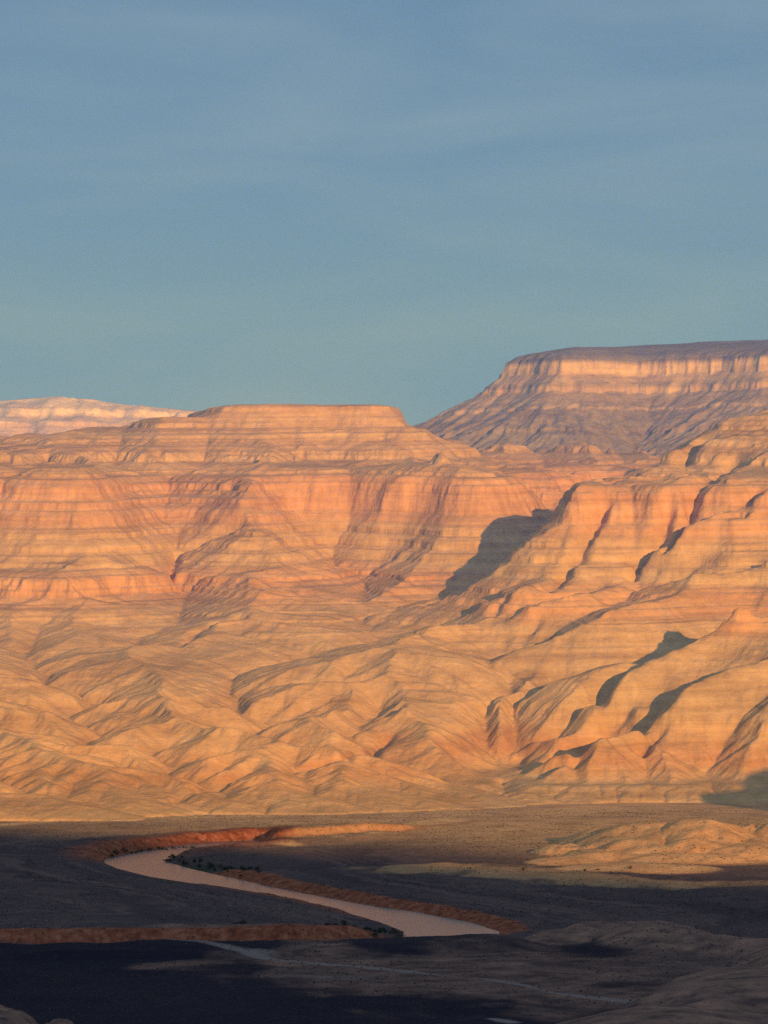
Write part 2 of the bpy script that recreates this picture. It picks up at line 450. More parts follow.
CAN = [(285, 330, 3.0), (352, 362, 3.0), (470, 482, 2.6), (545, 592, 3.6), (622, 630, 3.0), (660, 672, 3.0), (698, 716, 3.4), (755, 856, 3.0), (880, 888, 2.2), (915, 942, 3.6), (968, 978, 2.6), (1018, 1034, 3.2), (1085, 1112, 4.0), (1128, 1150, 4.0)]
X, Y = fan(7400, 14300, lambda y: 4.2 if y < 12500 else 9.0, 0.112, 900, 0.2, 90)
z = cubic(Z, GX0, GY0, DX, X, Y)
gy, gx = np.gradient(blur(Z, 8), DX)
gxs = cubic(gx, GX0, GY0, DX, X, Y); gys = cubic(gy, GX0, GY0, DX, X, Y)
slope = np.hypot(gxs, gys)
amp = sstep(0.02, 0.4, slope) * sstep(14, 40, z)
z = z + gullies(X, Y, gxs, gys, 60.0, 4, 1.0, 3) * amp * np.interp(z, [100, 450, 600], [1.8, 1.8, 1.5])
z = z + fbm(X / 45, Y / 45, 4, 9) * amp * np.interp(z, [400, 600], [3.2, 1.8])
dipy = 0.062
def strat_of(X, Y, z): return z - dipy * (Y - 11500) + 10 * fbm(X / 900, Y / 900, 2, 77)
s = strat_of(X, Y, z)
hard = sstep(430, 640, s)                      # buttressed cliffs up high, soft badlands below
butt = (ridged(X / 120, Y / 260, 4, 21) * 6 + fbm(X / 28, Y / 60, 3, 31) * 5) * hard
s1 = s + butt
split = [l for l in CAN if l[0] != 755] + [(742, 768, 2.8), (786, 800, 2.4), (818, 856, 3.0)]
split.sort(); upx = X / Y * F + 384
ww = sstep(235, 300, upx) * sstep(12600, 12200, Y)
ww = np.clip(ww - 0.6 * sstep(640, 730, upx), 0, 1)
ww = np.clip(ww - 0.35 * sstep(545, 600, upx), 0, 1)
def nolow(L): return sorted([l for l in L if l[0] != 545] + [(578, 586, 2.4)])
wl = sstep(170, 260, upx)
st = (terrace(s1, CAN) * ww + terrace(s1, split) * (1 - ww)) * (1 - wl) + wl * (terrace(s1, nolow(CAN)) * ww + terrace(s1, nolow(split)) * (1 - ww))
w = 0.30 + 0.62 * hard + 0.35 * (1 - sstep(300, 420, s)) * sstep(150, 300, X + 50) * sstep(250, 300, s)
w = np.clip(w, 0, 0.95)
off = (st - s1) * w + butt * 0.25
off = off * sstep(-20, 60, sdist(CAPP, X, Y))
z2 = np.where(z > 16, z + off * sstep(14, 90, z), z)
sn = strat_of(X, Y, z2)
z2 = z2 + (4.3 * vnoise(sn / 11, X / 2500, 5) + 2.0 * vnoise(sn / 5, X / 1500, 6)) * hard * sstep(0.15, 0.4, slope)
strat = strat_of(X, Y, z2)
MX = dict(strat=strat)
# which landform is it
cx = 0.25 * (X[:-1, :-1] + X[1:, 1:] + X[:-1, 1:] + X[1:, :-1]); cy = 0.25 * (Y[:-1, :-1] + Y[1:, 1:] + Y[:-1, 1:] + Y[1:, :-1])
cu = cx / cy * F + 384
divx = np.interp(cy, [8000, 8300, 8760, 9000, 9600, 10000, 10700, 11400, 12300, 14500], [480, 485, 545, 600, 480, 440, 500, 548, 640, 700])
cz = cubic(ccf, GX0, GY0, DX, cx, cy)
right = cu > divx
c4 = np.maximum(np.maximum(z2[:-1, :-1], z2[1:, 1:]), np.maximum(z2[1:, :-1], z2[:-1, 1:])) > 14.3
hills = (~right) & (cz < 470)
wall = (~right) & ~hills

STOPS = [(0.00, (0.50, 0.33, 0.20)), (0.20, (0.50, 0.32, 0.19)), (0.235, (0.50, 0.25, 0.14)), (0.275, (0.52, 0.30, 0.17)), (0.33, (0.46, 0.33, 0.22)), (0.43, (0.48, 0.33, 0.20)),
         (0.455, (0.58, 0.25, 0.13)), (0.505, (0.60, 0.28, 0.15)), (0.52, (0.54, 0.38, 0.23)), (0.60, (0.54, 0.35, 0.21)), (0.625, (0.56, 0.27, 0.16)),
         (0.72, (0.58, 0.26, 0.16)), (0.755, (0.50, 0.37, 0.25)), (0.80, (0.52, 0.33, 0.22)), (0.83, (0.58, 0.42, 0.26)), (0.855, (0.48, 0.32, 0.22)), (0.90, (0.50, 0.31, 0.2)), (0.925, (0.64, 0.45, 0.27)), (0.96, (0.46, 0.33, 0.22)), (1.0, (0.52, 0.36, 0.22))]
STOPS = [(p, tuple(0.4 * v + 0.6 * t_ for v, t_ in zip(c_, (0.53, 0.345, 0.21))) if p not in (0.235,) else c_) for p, c_ in STOPS]
rockM = rock_material('layered_canyon_rock', 0.0, 1200.0, STOPS, (0.57, 0.35, 0.19))
badM = rock_material('badland_clay', 0.0, 1200.0, STOPS, (0.58, 0.345, 0.175), veg=(0.36, 0.235, 0.14), veg_amt=0.10, warp=40, beds=0.02)

grid_mesh('badland_hills', X, Y, z2, badM, hills & c4, MX, 'soft tan gullied badland hills at the foot of the canyon wall')
grid_mesh('canyon_wall', X, Y, z2, rockM, wall, MX, 'layered orange canyon wall with flat-topped mesa above a red cliff band')
grid_mesh('canyon_spur', X, Y, z2, rockM, right & c4, MX, 'stepped orange rock spur with dark shadowed notches on the right')
print('canyon', time.time() - T0)

# ------------------------------------------------------------------ far grey-topped plateau
PX0, PX1, PY0, PY1 = -1500.0, 6000.0, 13600.0, 20400.0
Xp, Yp = grid(48, PX0, PX1, PY0, PY1)
rim = [W(506, 362, 16800), W(560, 362, 16500), W(640, 364, 16600), W(700, 368, 16500), W(768, 362, 16250), W(1000, 350, 16000), W(1600, 350, 15800)]
poly = [(a, b) for a, b, _ in rim] + [(7500, 24000), (2400, 24000), (1000, 18600)]
def plat(X, Y):
    d = sdist(poly, X, Y) + 48 * fbm(X / 420, Y / 420, 3, 5)
    return np.interp(d, [-3000, -900, -300, -60, 0, 90, 210, 1250, 2400, 4000], [1760, 1730, 1668, 1612, 1578, 1505, 1440, 975, 800, 700])
cp = plat(Xp, Yp)
Zp, Xpc, Ypc, _ = landform(cp, Xp, Yp, [(48, 22, 0.13, 0.02, 20), (24, 14, 0.09, 0.02, 8)], 0.95, floor_z=-999, corr=6)
Zp = _ + np.interp(_, [1000, 1450, 1560, 1640], [0.5, 0.24, 0.14, 0.05]) * (Zp - _)
X, Y = fan(14000, 19500, lambda y: 8.0 if y < 17500 else 20, 0.125, 900, 0.2, 60)
X = X + 0.0 * Y
sel = (X > -1300)
z = cubic(Zp, PX0, PY0, 24, X, Y)
gy, gx = np.gradient(blur(Zp, 2), 24)
gxs = cubic(gx, PX0, PY0, 24, X, Y); gys = cubic(gy, PX0, PY0, 24, X, Y)
amp = sstep(0.1, 0.5, np.hypot(gxs, gys))
z = z + gullies(X, Y, gxs, gys, 130, 4, 1, 8) * amp * np.interp(z, [1300, 1480], [13, 5]) + fbm(X / 60, Y / 60, 4, 4) * amp * 5 + 9 * fbm(X / 230, Y / 700, 3, 41) * sstep(1560, 1640, z)
bt = ridged(X / 95, Y / 260, 5, 61) * 19 * amp
s = z + bt
PLL = [(1120, 1130, 2.5), (1230, 1242, 3), (1340, 1352, 2.4), (1428, 1466, 3.2), (1518, 1588, 4.0)]
z2 = z + (terrace(s, PLL) - s) * 0.9 + bt * 0.2
keep = sel[:-1, :-1]
PST = [(0.0, (0.42, 0.27, 0.20)), (0.18, (0.50, 0.24, 0.18)), (0.26, (0.36, 0.26, 0.20)), (0.42, (0.33, 0.255, 0.205)), (0.55, (0.36, 0.26, 0.20)), (0.60, (0.52, 0.36, 0.26)), (0.74, (0.56, 0.38, 0.27)), (0.76, (0.40, 0.30, 0.23)), (0.80, (0.60, 0.40, 0.28)), (0.90, (0.60, 0.42, 0.30)), (0.93, (0.24, 0.19, 0.15)), (1.0, (0.2, 0.165, 0.135))]
PST = [(p, (c_[0] * .90, c_[1] * .95, c_[2] * .80)) for p, c_ in PST]
platM = rock_material('plateau_rock', 900.0, 1640.0, PST, (0.30, 0.25, 0.175), veg=(0.155, 0.15, 0.115), veg_amt=0.38, beds=0.03)
grid_mesh('far_plateau', X, Y, z2, platM, keep, dict(strat=z2), 'distant plateau with grey top, two pale cliff bands and streaked scree slopes')
print('plateau', time.time() - T0)

# ------------------------------------------------------------------ most distant pale ridge on the left
X, Y = fan(20500, 25500, lambda y: 24.0, 0.125, 420, 0.22, 60)
u = X / Y * F + 384
crest = np.interp(u, [-400, -40, 20, 50, 95, 125, 160, 200, 260, 420, 600], [1710, 1735, 1762, 1786, 1770, 1728, 1712, 1700, 1640, 1300, 1200])
prof = np.interp(Y, [20500, 21500, 22300, 23000, 24000, 25500], [0.55, 0.72, 0.92, 1.0, 0.98, 0.9])
z = crest * prof
gx = np.zeros_like(X) + 0.05 * fbm(X / 900, Y / 900, 2, 3); gy = np.interp(Y, [20500, 22900, 23300, 25500], [0.4, 0.35, 0.0, -0.1])
z = z + gullies(X, Y, gx, gy, 420, 4, 1, 12) * 24 * (Y < 23300) + fbm(X / 300, Y / 300, 4, 14) * 14
z = z + (terrace(z, [(1560, 1590, 3), (1640, 1700, 3.5)]) - z) * 0.8
farM = rock_material('pale_ridge_rock', 1400.0, 1760.0, [(0.0, (0.55, 0.34, 0.24)), (0.5, (0.70, 0.50, 0.36)), (0.75, (0.85, 0.68, 0.52)), (1.0, (0.85, 0.70, 0.55))], (0.70, 0.55, 0.43), veg_amt=0.3)
grid_mesh('distant_ridge', X, Y, z, farM, None, dict(strat=z), 'most distant pale pink ridge on the left skyline')

# ------------------------------------------------------------------ valley floor, river and near hills
def gp(pts, zz=0.0): return [G(a, b, zz) for a, b in pts]
river_px = [(262, 839), (205, 842), (170, 846), (135, 852), (106, 858), (104, 862), (118, 868), (150, 876), (200, 884), (250, 892), (300, 901.5), (345, 911), (385, 923), (404, 931),
            (400, 936), (330, 940), (200, 942), (60, 943), (-120, 944), (-300, 946), (-300, 953), (60, 951), (250, 949), (380, 947), (470, 944), (497, 936), (500, 931), (472, 922), (420, 912), (360, 903), (300, 892), (240, 879), (190, 868), (163, 860), (180, 855), (205, 851.5), (262, 846)]
RIV = gp(river_px)
X, Y = fan(1500, 8700, lambda y: max(2.4, 0.0013 * y), 0.112, 760, 0.34, 60)
X = X.astype(np.float32); Y = Y.astype(np.float32)
rd = sdist(RIV, X, Y)                                # metres from the water's edge
nz_ = fbm(X / 60, Y / 60, 4, 90)
px = X / Y * F + 384
py = HY + (CAM_Z - 8) * F / Y
# high red cut banks stand along these stretches, gentle bars elsewhere
def along(pts, rad, zz=7.0):
    d = sdist([G(a, b, zz) for a, b in pts], X, Y, closed=False)
    return 1 - sstep(rad * 0.6, rad, d)
cutA = along([(95, 851), (150, 845.5), (215, 840.5), (300, 836)], 230)
cutB = along([(235, 873), (300, 889), (360, 900), (420, 909), (480, 921), (510, 929)], 130)
cutC = along([(-200, 935), (0, 934), (150, 934), (250, 935), (330, 936)], 120)
cutD = along([(-400, 955), (60, 955), (250, 953), (380, 951), (470, 948)], 110)
cut = np.clip(np.maximum(np.maximum(cutA, cutB), np.maximum(cutC, cutD)), 0, 1)
rdn = rd + (nz_ * 13 + 3 * fbm(X / 22, Y / 40, 3, 93)) * cut
terr = 13 + 2.0 * fbm(X / 500, Y / 350, 3, 44)
barh = np.interp(rdn, [0, 6, 60, 220, 420], [0, 1.2, 3.2, 9, 13]) / 13 * terr
cuth = np.interp(rdn, [0, 5, 22, 32, 400], [0, 1.5, 13, 17, 16]) * (1 - 0.42 * cutB) * (1 - 0.15 * cutC) * (1 + 0.35 * fbm(X / 130, Y / 200, 4, 94)) / 13 * terr
tipm = along([(150, 857), (190, 855), (240, 858), (262, 866)], 210, 0.0)
barh = barh * (1 - 0.85 * tipm)
z = barh * (1 - cut) + cuth * cut
z = np.where(rd < 0, -3.0 * sstep(0, 12, -rd), z)
near_edge = sstep(5150, 4950, Y) * (rd > 0)
z = z + 3.0 * near_edge
# hidden channel side: dark terrace in front of the lower reach is a little higher
z = z + fbm(X / 40, Y / 60, 4, 50) * 0.9 * sstep(10, 60, rd)
def bump(pxc, pyc, half_px, depth, h, p=1.6, zz=14, seed=0, rough=0.25):
    x0, y0 = G(pxc, pyc, zz)
    rx = half_px / F * y0
    wx = X + fbm(X / 160, Y / 160, 3, 200 + seed) * rx * 0.25
    wy = Y + fbm(X / 160, Y / 160, 3, 300 + seed) * depth * 0.25
    r = np.sqrt(((wx - x0) / rx) ** 2 + ((wy - y0) / depth) ** 2)
    m = np.clip(1 - r ** p, 0, 1)
    return h * m ** 0.9, m
sand = np.zeros_like(X)
hillm = np.zeros_like(X)
for i, a in enumerate([(650, 848, 105, 330, 47), (740, 853, 75, 230, 32), (600, 857, 45, 150, 13), (555, 852, 26, 90, 12), (790, 846, 60, 300, 50), (700, 861, 110, 110, 13), (570, 862, 50, 80, 8),
                       (640, 868, 100, 120, 5), (870, 850, 90, 400, 70)]):
    h, m = bump(*a, seed=i); z = z + h; sand = np.maximum(sand, sstep(0.02, 0.25, m)); hillm = np.maximum(hillm, m)
brown = np.zeros_like(X)
for i, a in enumerate([(600, 930, 40, 120, 13), (655, 939, 66, 220, 20), (715, 948, 50, 180, 10), (560, 935, 40, 110, 6),
                       (810, 972, 90, 320, 34), (760, 1004, 130, 300, 26), (690, 1050, 170, 300, 34), (560, 1100, 120, 200, 44), (900, 1010, 130, 400, 36)]):
    h, m = bump(*a, seed=20 + i); z = z + h; brown = np.maximum(brown, sstep(0.02, 0.3, m)); hillm = np.maximum(hillm, m)
def scarp(pts, h, back, sd=0):
    global z
    P = sorted(G(a, b, 14) for a, b in pts)
    xs_ = [p[0] for p in P]; ys_ = [p[1] for p in P]
    t = Y - np.interp(X, xs_, ys_) + 40 * fbm(X / 110, Y / 300, 4, 900 + sd)
    e = sstep(xs_[0] - 20, xs_[0] + 80, X) * sstep(xs_[-1] + 20, xs_[-1] - 80, X)
    m = np.interp(t, [0, 24, 60, back], [0, 0.93, 1, 0]) * e
    z = z + h * m
    return e * np.interp(t, [-60, -5, 30, 70], [0, 1, 1, 0])
scm = scarp([(258, 838), (330, 834), (400, 829), (470, 822), (505, 819)], 15, 520, 1)
sc1 = scm.copy()
scm = np.maximum(scm, scarp([(530, 815), (590, 812), (650, 807)], 17, 320, 2))
scm = np.maximum(scm, scarp([(425, 808), (520, 804), (620, 803), (720, 800)], 13, 300, 3))
scm = np.maximum(scm, scarp([(-60, 828), (40, 822), (100, 819), (250, 816), (420, 812)], 8, 400, 4))
for i, a in enumerate([(580, 876, 120, 110, 7), (500, 870, 70, 80, 5), (405, 865, 40, 60, 5), (650, 882, 60, 70, 4)]):
    h, m = bump(*a, seed=60 + i); z = z + h
# steep butte to the right of the view, whose shadow lies on the canyon foot
for i, (bx, by, rx, ry, bh) in enumerate([(1480, 6740, 330, 260, 282), (1900, 6500, 420, 420, 240)]):
    wx = X + fbm(X / 200, Y / 200, 4, 400 + i) * 90; wy = Y + fbm(X / 200, Y / 200, 4, 410 + i) * 90
    r = np.sqrt(((wx - bx) / rx) ** 2 + ((wy - by) / ry) ** 2)
    z = z + bh * np.interp(r, [0, 0.45, 0.62, 1.3], [1, 0.95, 0.5, 0]); brown = np.maximum(brown, sstep(1.4, 0.9, r)); sand = np.maximum(sand, sstep(1.4, 0.9, r) * .5)
# bench of low hills right under the viewer
nh = sstep(2900, 1500, Y)
z = z + nh * (110 + 26 * fbm(X / 420, Y / 420, 4, 600)) * sstep(-40, -300, -np.abs(X) * 0 - 300)
for i, (bx, by, rx, ry, top) in enumerate([(-222, 2180, 30, 150, 209), (-262, 2240, 50, 200, 206), (-196, 2240, 20, 90, 199)]):
    wx = X + fbm(X / 30, Y / 60, 4, 500 + i) * 14; wy = Y + fbm(X / 60, Y / 60, 4, 510 + i) * 30
    r = np.sqrt(((wx - bx) / rx) ** 2 + ((wy - by) / ry) ** 2)
    z = np.maximum(z, top - 26 * r ** 2 + 2.5 * fbm(X / 9, Y / 9, 3, 520)); brown = np.maximum(brown, sstep(2.2, 1.2, r))
z = z + gullies(X, Y, np.gradient(blur(z, 4), axis=1) * 0.2, np.gradient(blur(z, 4), axis=0) * 0.1, 70, 3, 1, 33) * 2.6 * np.clip(hillm * 1.6, 0, 1)
# blend up into the canyon foot
z = np.where(Y > 7250, z * sstep(7400, 7250, Y) + 14.8 * sstep(7250, 7400, Y), z)

# ground cover masks
red = np.zeros_like(X)
red = np.maximum(red, cutA * sstep(95, 30, rdn) * (rd > -3))
red = np.maximum(red, cutB * sstep(48, 34, rdn) * (rd > -3))
red = np.maximum(red, cutC * sstep(70, 45, rdn) * (rd > -3))
def patch(pts, rad, zz=14.0, sd=0):
    d = sdist([G(a, b, zz) for a, b in pts], X, Y, closed=False)
    d = d + fbm(X / 90, Y / 140, 4, 700 + sd) * rad * 1.0
    return 1 - sstep(rad * 0.35, rad, d)
sandy = np.zeros_like(X)
for i, (pts, rad, a) in enumerate([
    ([(375, 864), (440, 864)], 60, 0.6), ([(455, 866), (540, 874), (620, 880), (690, 882)], 110, 0.5), ([(530, 868), (600, 872)], 60, .4), ([(700, 882), (800, 882)], 60, 0.3),
    ([(262, 838), (330, 833), (400, 827), (450, 822)], 95, 1.0), ([(470, 814), (430, 809), (330, 812), (200, 815)], 60, 0.7),
    ([(540, 812), (600, 808), (640, 805)], 90, 0.9), ([(250, 842), (205, 845)], 30, .6)]):
    sandy = np.maximum(sandy, a * patch(pts, rad, sd=i))
wash = np.zeros_like(X)
for i, (pts, rad, a) in enumerate([([(155, 941), (215, 946), (270, 957), (340, 966), (420, 974), (480, 979), (530, 987), (550, 993), (632, 1003)], 13, 0.9), ([(155, 942), (200, 944), (262, 953)], 20, .7),
                                   ([(300, 976), (350, 979)], 26, .35), ([(490, 1019), (512, 1023)], 14, 1.0), ([(0, 941), (160, 942)], 12, .4)]):
    wash = np.maximum(wash, a * patch(pts, rad, sd=20 + i))
brown = np.maximum(brown, 0.75 * patch([(340, 962), (430, 968), (560, 985), (700, 1000)], 260, sd=40))
brown = np.maximum(brown, 0.85 * patch([(215, 928), (320, 928), (370, 930)], 110, sd=41))
brown = np.maximum(brown, 0.5 * patch([(600, 960), (768, 965)], 260, sd=42))
sandy = np.maximum(np.maximum(sandy, sand), scm); red = np.maximum(red, np.maximum(0.5 * sc1, 0.16 * sand))
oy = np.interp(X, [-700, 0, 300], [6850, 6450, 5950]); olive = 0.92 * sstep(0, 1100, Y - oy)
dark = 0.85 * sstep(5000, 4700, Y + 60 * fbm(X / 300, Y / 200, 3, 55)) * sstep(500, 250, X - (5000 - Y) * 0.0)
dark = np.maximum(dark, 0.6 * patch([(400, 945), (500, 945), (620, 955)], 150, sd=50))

fm = NT('valley_scrub_ground')
P1 = fm.pos()
big = fm.noise(fm.pos(0.0022, 0.0012, 1), 1.0, 6, 0.62)
spk = fm.noise(P1, 0.085, 6, 0.75)
spk2 = fm.noise(P1, 0.02, 6, 0.7)
base = fm.ramp(big, [(0.34, (0.056, 0.034, 0.035)), (0.52, (0.098, 0.058, 0.052)), (0.70, (0.165, 0.093, 0.072))])
base = fm.mix(fm.ramp(spk, [(0.46, 0.0), (0.72, 0.55)]), base, (0.13, 0.095, 0.075))
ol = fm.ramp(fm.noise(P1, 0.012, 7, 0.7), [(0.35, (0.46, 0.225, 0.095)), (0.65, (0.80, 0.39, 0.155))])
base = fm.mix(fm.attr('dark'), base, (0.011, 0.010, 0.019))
base = fm.mix(fm.attr('green'), base, fm.ramp(spk2, [(0.4, (0.02, 0.026, 0.012)), (0.65, (0.085, 0.085, 0.04))]))
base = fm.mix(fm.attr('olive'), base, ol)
br = fm.ramp(spk2, [(0.36, (0.12, 0.065, 0.048)), (0.5, (0.25, 0.125, 0.082)), (0.68, (0.42, 0.20, 0.12))])
base = fm.mix(fm.math('MULTIPLY', fm.attr('brown'), 0.9), base, br)
sdc = fm.ramp(spk2, [(0.33, (0.58, 0.27, 0.10)), (0.66, (0.88, 0.44, 0.17))])
base = fm.mix(fm.attr('sandy'), base, sdc)
rdc = fm.ramp(fm.noise(fm.pos(0.07, 0.05, 0.03), 1.0, 5, 0.7), [(0.34, (0.14, 0.04, 0.022)), (0.5, (0.28, 0.075, 0.034)), (0.68, (0.40, 0.14, 0.075))])
base = fm.mix(fm.attr('red'), base, rdc)
base = fm.mix(fm.attr('wash'), base, (0.25, 0.17, 0.135))
tuft = fm.ramp(fm.noise(P1, 0.11, 3, 0.8), [(0.58, 0.0), (0.66, 0.75)])
base = fm.mix(fm.math('MULTIPLY', tuft, fm.math('SUBTRACT', 1.0, fm.attr('wash'))), base, (0.035, 0.035, 0.03))
floorM = fm.finish(base, 0.97, fm.bump(fm.noise(P1, 0.07, 6, 0.7), 0.6, 5.0), 0.03)
floor_attrs = dict(red=red, sandy=sandy, wash=wash, brown=brown, olive=olive, dark=dark, green=np.maximum(0.9 * patch([(170, 858), (200, 864), (235, 872), (262, 877)], 100, sd=60), 0.7 * patch([(340, 926), (400, 931)], 60, sd=61)))
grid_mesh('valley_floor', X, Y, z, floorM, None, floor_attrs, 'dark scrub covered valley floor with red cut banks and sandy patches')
FZ = (X, Y, z)
print('floor', time.time() - T0)

# water
wm = NT('silty_river_water')
wn = wm.noise(wm.pos(0.05, 0.02, 1), 1.0, 4, 0.6)
b = wm.t.nodes.new('ShaderNodeBsdfPrincipled')
wm.t.links.new(wm.ramp(wm.noise(wm.pos(0.012, 0.004, 1), 1.0, 4, 0.6), [(0.35, (0.05, 0.036, 0.03)), (0.65, (0.10, 0.068, 0.052))]), b.inputs['Base Color']); b.inputs['Roughness'].default_value = 0.24; b.inputs['IOR'].default_value = 1.33
wm.t.links.new(wm.bump(wn, 0.5, 0.9), b.inputs['Normal']); wm.t.links.new(b.outputs[0], wm.out.inputs['Surface'])
me = bpy.data.meshes.new('river')
xs = [p[0] for p in RIV]; ys = [p[1] for p in RIV]
gxs_ = np.linspace(min(xs) - 40, max(xs) + 40, 160); gys_ = np.linspace(min(ys) - 40, max(ys) + 40, 200)
Xr, Yr = np.meshgrid(gxs_, gys_)
rr = sdist(RIV, Xr, Yr)
kk = (rr[:-1, :-1] < 30) | (rr[1:, 1:] < 30) | (rr[:-1, 1:] < 30) | (rr[1:, :-1] < 30)
grid_mesh('river', Xr, Yr, np.full_like(Xr, 0.0), wm.m, kk, None, 'calm silty river curving through the dark valley floor')

# broad desert around and behind everything, and the range behind the viewer
gm = NT('desert_plain')
gmc = gm.ramp(gm.noise(gm.pos(), 0.0006, 8, 0.65), [(0.35, (0.10, 0.075, 0.06)), (0.65, (0.24, 0.17, 0.12))])
plainM = gm.finish(gmc, 0.97, gm.bump(gm.noise(gm.pos(), 0.01, 8, 0.7), 0.5, 8.0), 0.03)
xs = np.linspace(-60000, 60000, 81); ys = np.linspace(-60000, 60000, 81)
Xb, Yb = np.meshgrid(xs, ys)
grid_mesh('desert_plain', Xb, Yb, np.full_like(Xb, -30.0), plainM, None, None, 'open desert plain reaching the horizon')

xs = np.linspace(-6000, 12000, 361); ys = np.concatenate([np.linspace(-9000, -2600, 40, endpoint=False), np.linspace(-2600, 1560, 110)])
Xb, Yb = np.meshgrid(xs, ys)
tanE, cA, tA = math.tan(SUN_EL), math.cos(SUN_AZ), math.tan(SUN_AZ)
# crest height from where the evening shadow ends on the valley floor
YC = -1500.0
gX = np.array([-1600, -850, -300, 150, 650, 1400, 2600]); gD = np.array([7450, 7300, 6850, 6150, 5750, 5750, 5750])
cX = gX + (gD - YC) * tA; cH = (gD - YC) / cA * tanE + 14
crest = np.interp(Xb, cX, cH) + 10 * fbm(Xb / 700, Xb * 0, 3, 800)
prof = np.interp(Yb, [-9000, -4000, -2600, YC, -900, -120, 40, 700, 1200, 1560], [0.1, 0.6, 0.93, 1.0, 0.8, 0.42, 0.40, 0.27, 0.17, 0.10])
zb = crest * prof + 30 * fbm(Xb / 500, Yb / 500, 4, 801) * sstep(0, 0.4, np.abs(Yb - YC) / 1500) 
near = np.exp(-((Xb / 400) ** 2 + (Yb / 500) ** 2)); zb = np.minimum(zb, 445 - 0.0 * near + np.where(np.abs(Yb) < 600, (-Yb * 0.25), 2000) * 1.0 + np.where(Yb < -60, 4000, 0))
zb = np.where(Yb > -60, np.minimum(zb, 440 - 0.19 * np.maximum(Yb, 0)), zb)
nearM = rock_material('near_range_rock', 0, 1200, STOPS, (0.2, 0.15, 0.11))
grid_mesh('near_range', Xb, Yb, zb, nearM, None, dict(strat=zb), 'dark desert range rising behind the viewpoint')

# ------------------------------------------------------------------ riverside shrubs (one thing each)
leafM = NT('tamarisk_leaf')
lc = leafM.ramp(leafM.noise(leafM.pos(), 0.6, 3), [(0.3, (0.025, 0.03, 0.02)), (0.7, (0.07, 0.07, 0.04))])
leafM = leafM.finish(lc, 0.9, None, 0.05)
barkM = NT('tamarisk_bark'); barkM = barkM.finish(barkM.ramp(barkM.noise(barkM.pos(), 2.0, 3), [(0.3, (0.06, 0.045, 0.035)), (0.7, (0.13, 0.1, 0.08))]), 0.9)
def crown_mesh(seed, r=4.0, n=420):
    g = np.random.default_rng(seed); vs = []; fs = []
    cl = g.normal(size=(9, 3)) * (r * .42, r * .42, r * .25) + (0, 0, r * 0.75)
    for i in range(n):
        cpt = cl[g.integers(9)] + g.normal(size=3) * r * 0.22
        cpt[2] = max(cpt[2], 0.25)
        a = g.normal(size=3); a /= np.linalg.norm(a); bb = np.cross(a, g.normal(size=3)); bb /= np.linalg.norm(bb)
        s_ = r * g.uniform(.06, .14); k = len(vs)
        vs += [tuple(cpt - a * s_), tuple(cpt + bb * s_ * .6), tuple(cpt + a * s_), tuple(cpt - bb * s_ * .6)]; fs.append((k, k + 1, k + 2, k + 3))
    me = bpy.data.meshes.new('crown'); me.from_pydata(vs, [], fs); me.materials.append(leafM); return me
def trunk_mesh(seed, r=4.0):
    g = np.random.default_rng(seed); vs = []; fs = []
    for b_ in range(5):
        a = g.uniform(0, 6.28); tip = np.array([math.cos(a) * r * .4, math.sin(a) * r * .4, r * g.uniform(.7, 1.1)])
        k = len(vs)
        for t, w_ in ((0, .16), (0.5, .1), (1, .03)):
            p = tip * t + np.array([0, 0, -0.3 * (1 - t)])
            for q in range(5):
                vs.append((p[0] + math.cos(q * 1.2566) * w_, p[1] + math.sin(q * 1.2566) * w_, p[2]))
        for l in range(2):
            for q in range(5): fs.append((k + l * 5 + q, k + l * 5 + (q + 1) % 5, k + l * 5 + 5 + (q + 1) % 5, k + l * 5 + 5 + q))
    me = bpy.data.meshes.new('trunk'); me.from_pydata(vs, [], fs); me.materials.append(barkM); return me
kinds = [(crown_mesh(i), trunk_mesh(i)) for i in range(4)]
def ground(x, y):
    Xf, Yf, Zf = FZ; j = int(np.searchsorted(Yf[:, 0], y)); i = int(np.argmin(np.abs(Xf[j] - x))); return float(Zf[j, i])
def shrub(x, y, k, sx, sz, label, group):
    root = bpy.data.objects.new('riverside_shrub', None); COL.objects.link(root)
    root.location = (x, y, ground(x, y)); root.rotation_euler = (0, 0, float(rng.uniform(0, 6.28))); root.scale = (sx, sx, sz)
    root['label'] = label; root['category'] = 'shrub'
    if group: root['group'] = group
    for nm, me in zip(('crown', 'trunk'), kinds[k]):
        o = bpy.data.objects.new(nm, me); COL.objects.link(o); o.parent = root
SH = []
for q in range(22):
    t = q / 21; pxx = 112 + t * 84 + rng.uniform(-2, 2); pyy = np.interp(pxx, [105, 118, 150, 196], [854.5, 851, 846.5, 843]) + rng.uniform(-.7, .9)
    SH.append((pxx, pyy, 'dark shrub in the row along the red bank of the upper river bend', 'shrubs lining the upper river bend', rng.uniform(.7, 1.25)))
for pxx, pyy in ((212, 927), (236, 925.5), (243, 925.5), (300, 927), (330, 927), (352, 928), (368, 929), (380, 930), (390, 931), (396, 931), (375, 933), (345, 932)):
    SH.append((pxx, pyy, 'dark shrub on the low river tongue above the lower bank', 'shrubs on the low river tongue', rng.uniform(.8, 1.4)))
for pxx, pyy in ((26, 944), (64, 944), (78, 944), (124, 945), (70, 944.5), (130, 944)):
    SH.append((pxx, pyy, 'dark shrub on the near bank in front of the long red bank', 'shrubs before the long red bank', rng.uniform(.8, 1.3)))
for pxx, pyy in ((523, 876), (584, 878), (611, 880), (598, 877), (652, 881), (470, 872), (560, 873), (630, 876)):
    SH.append((pxx, pyy, 'lone dark shrub scattered on the pale sand flat', 'shrubs on the pale sand flat', rng.uniform(.5, 1.0)))
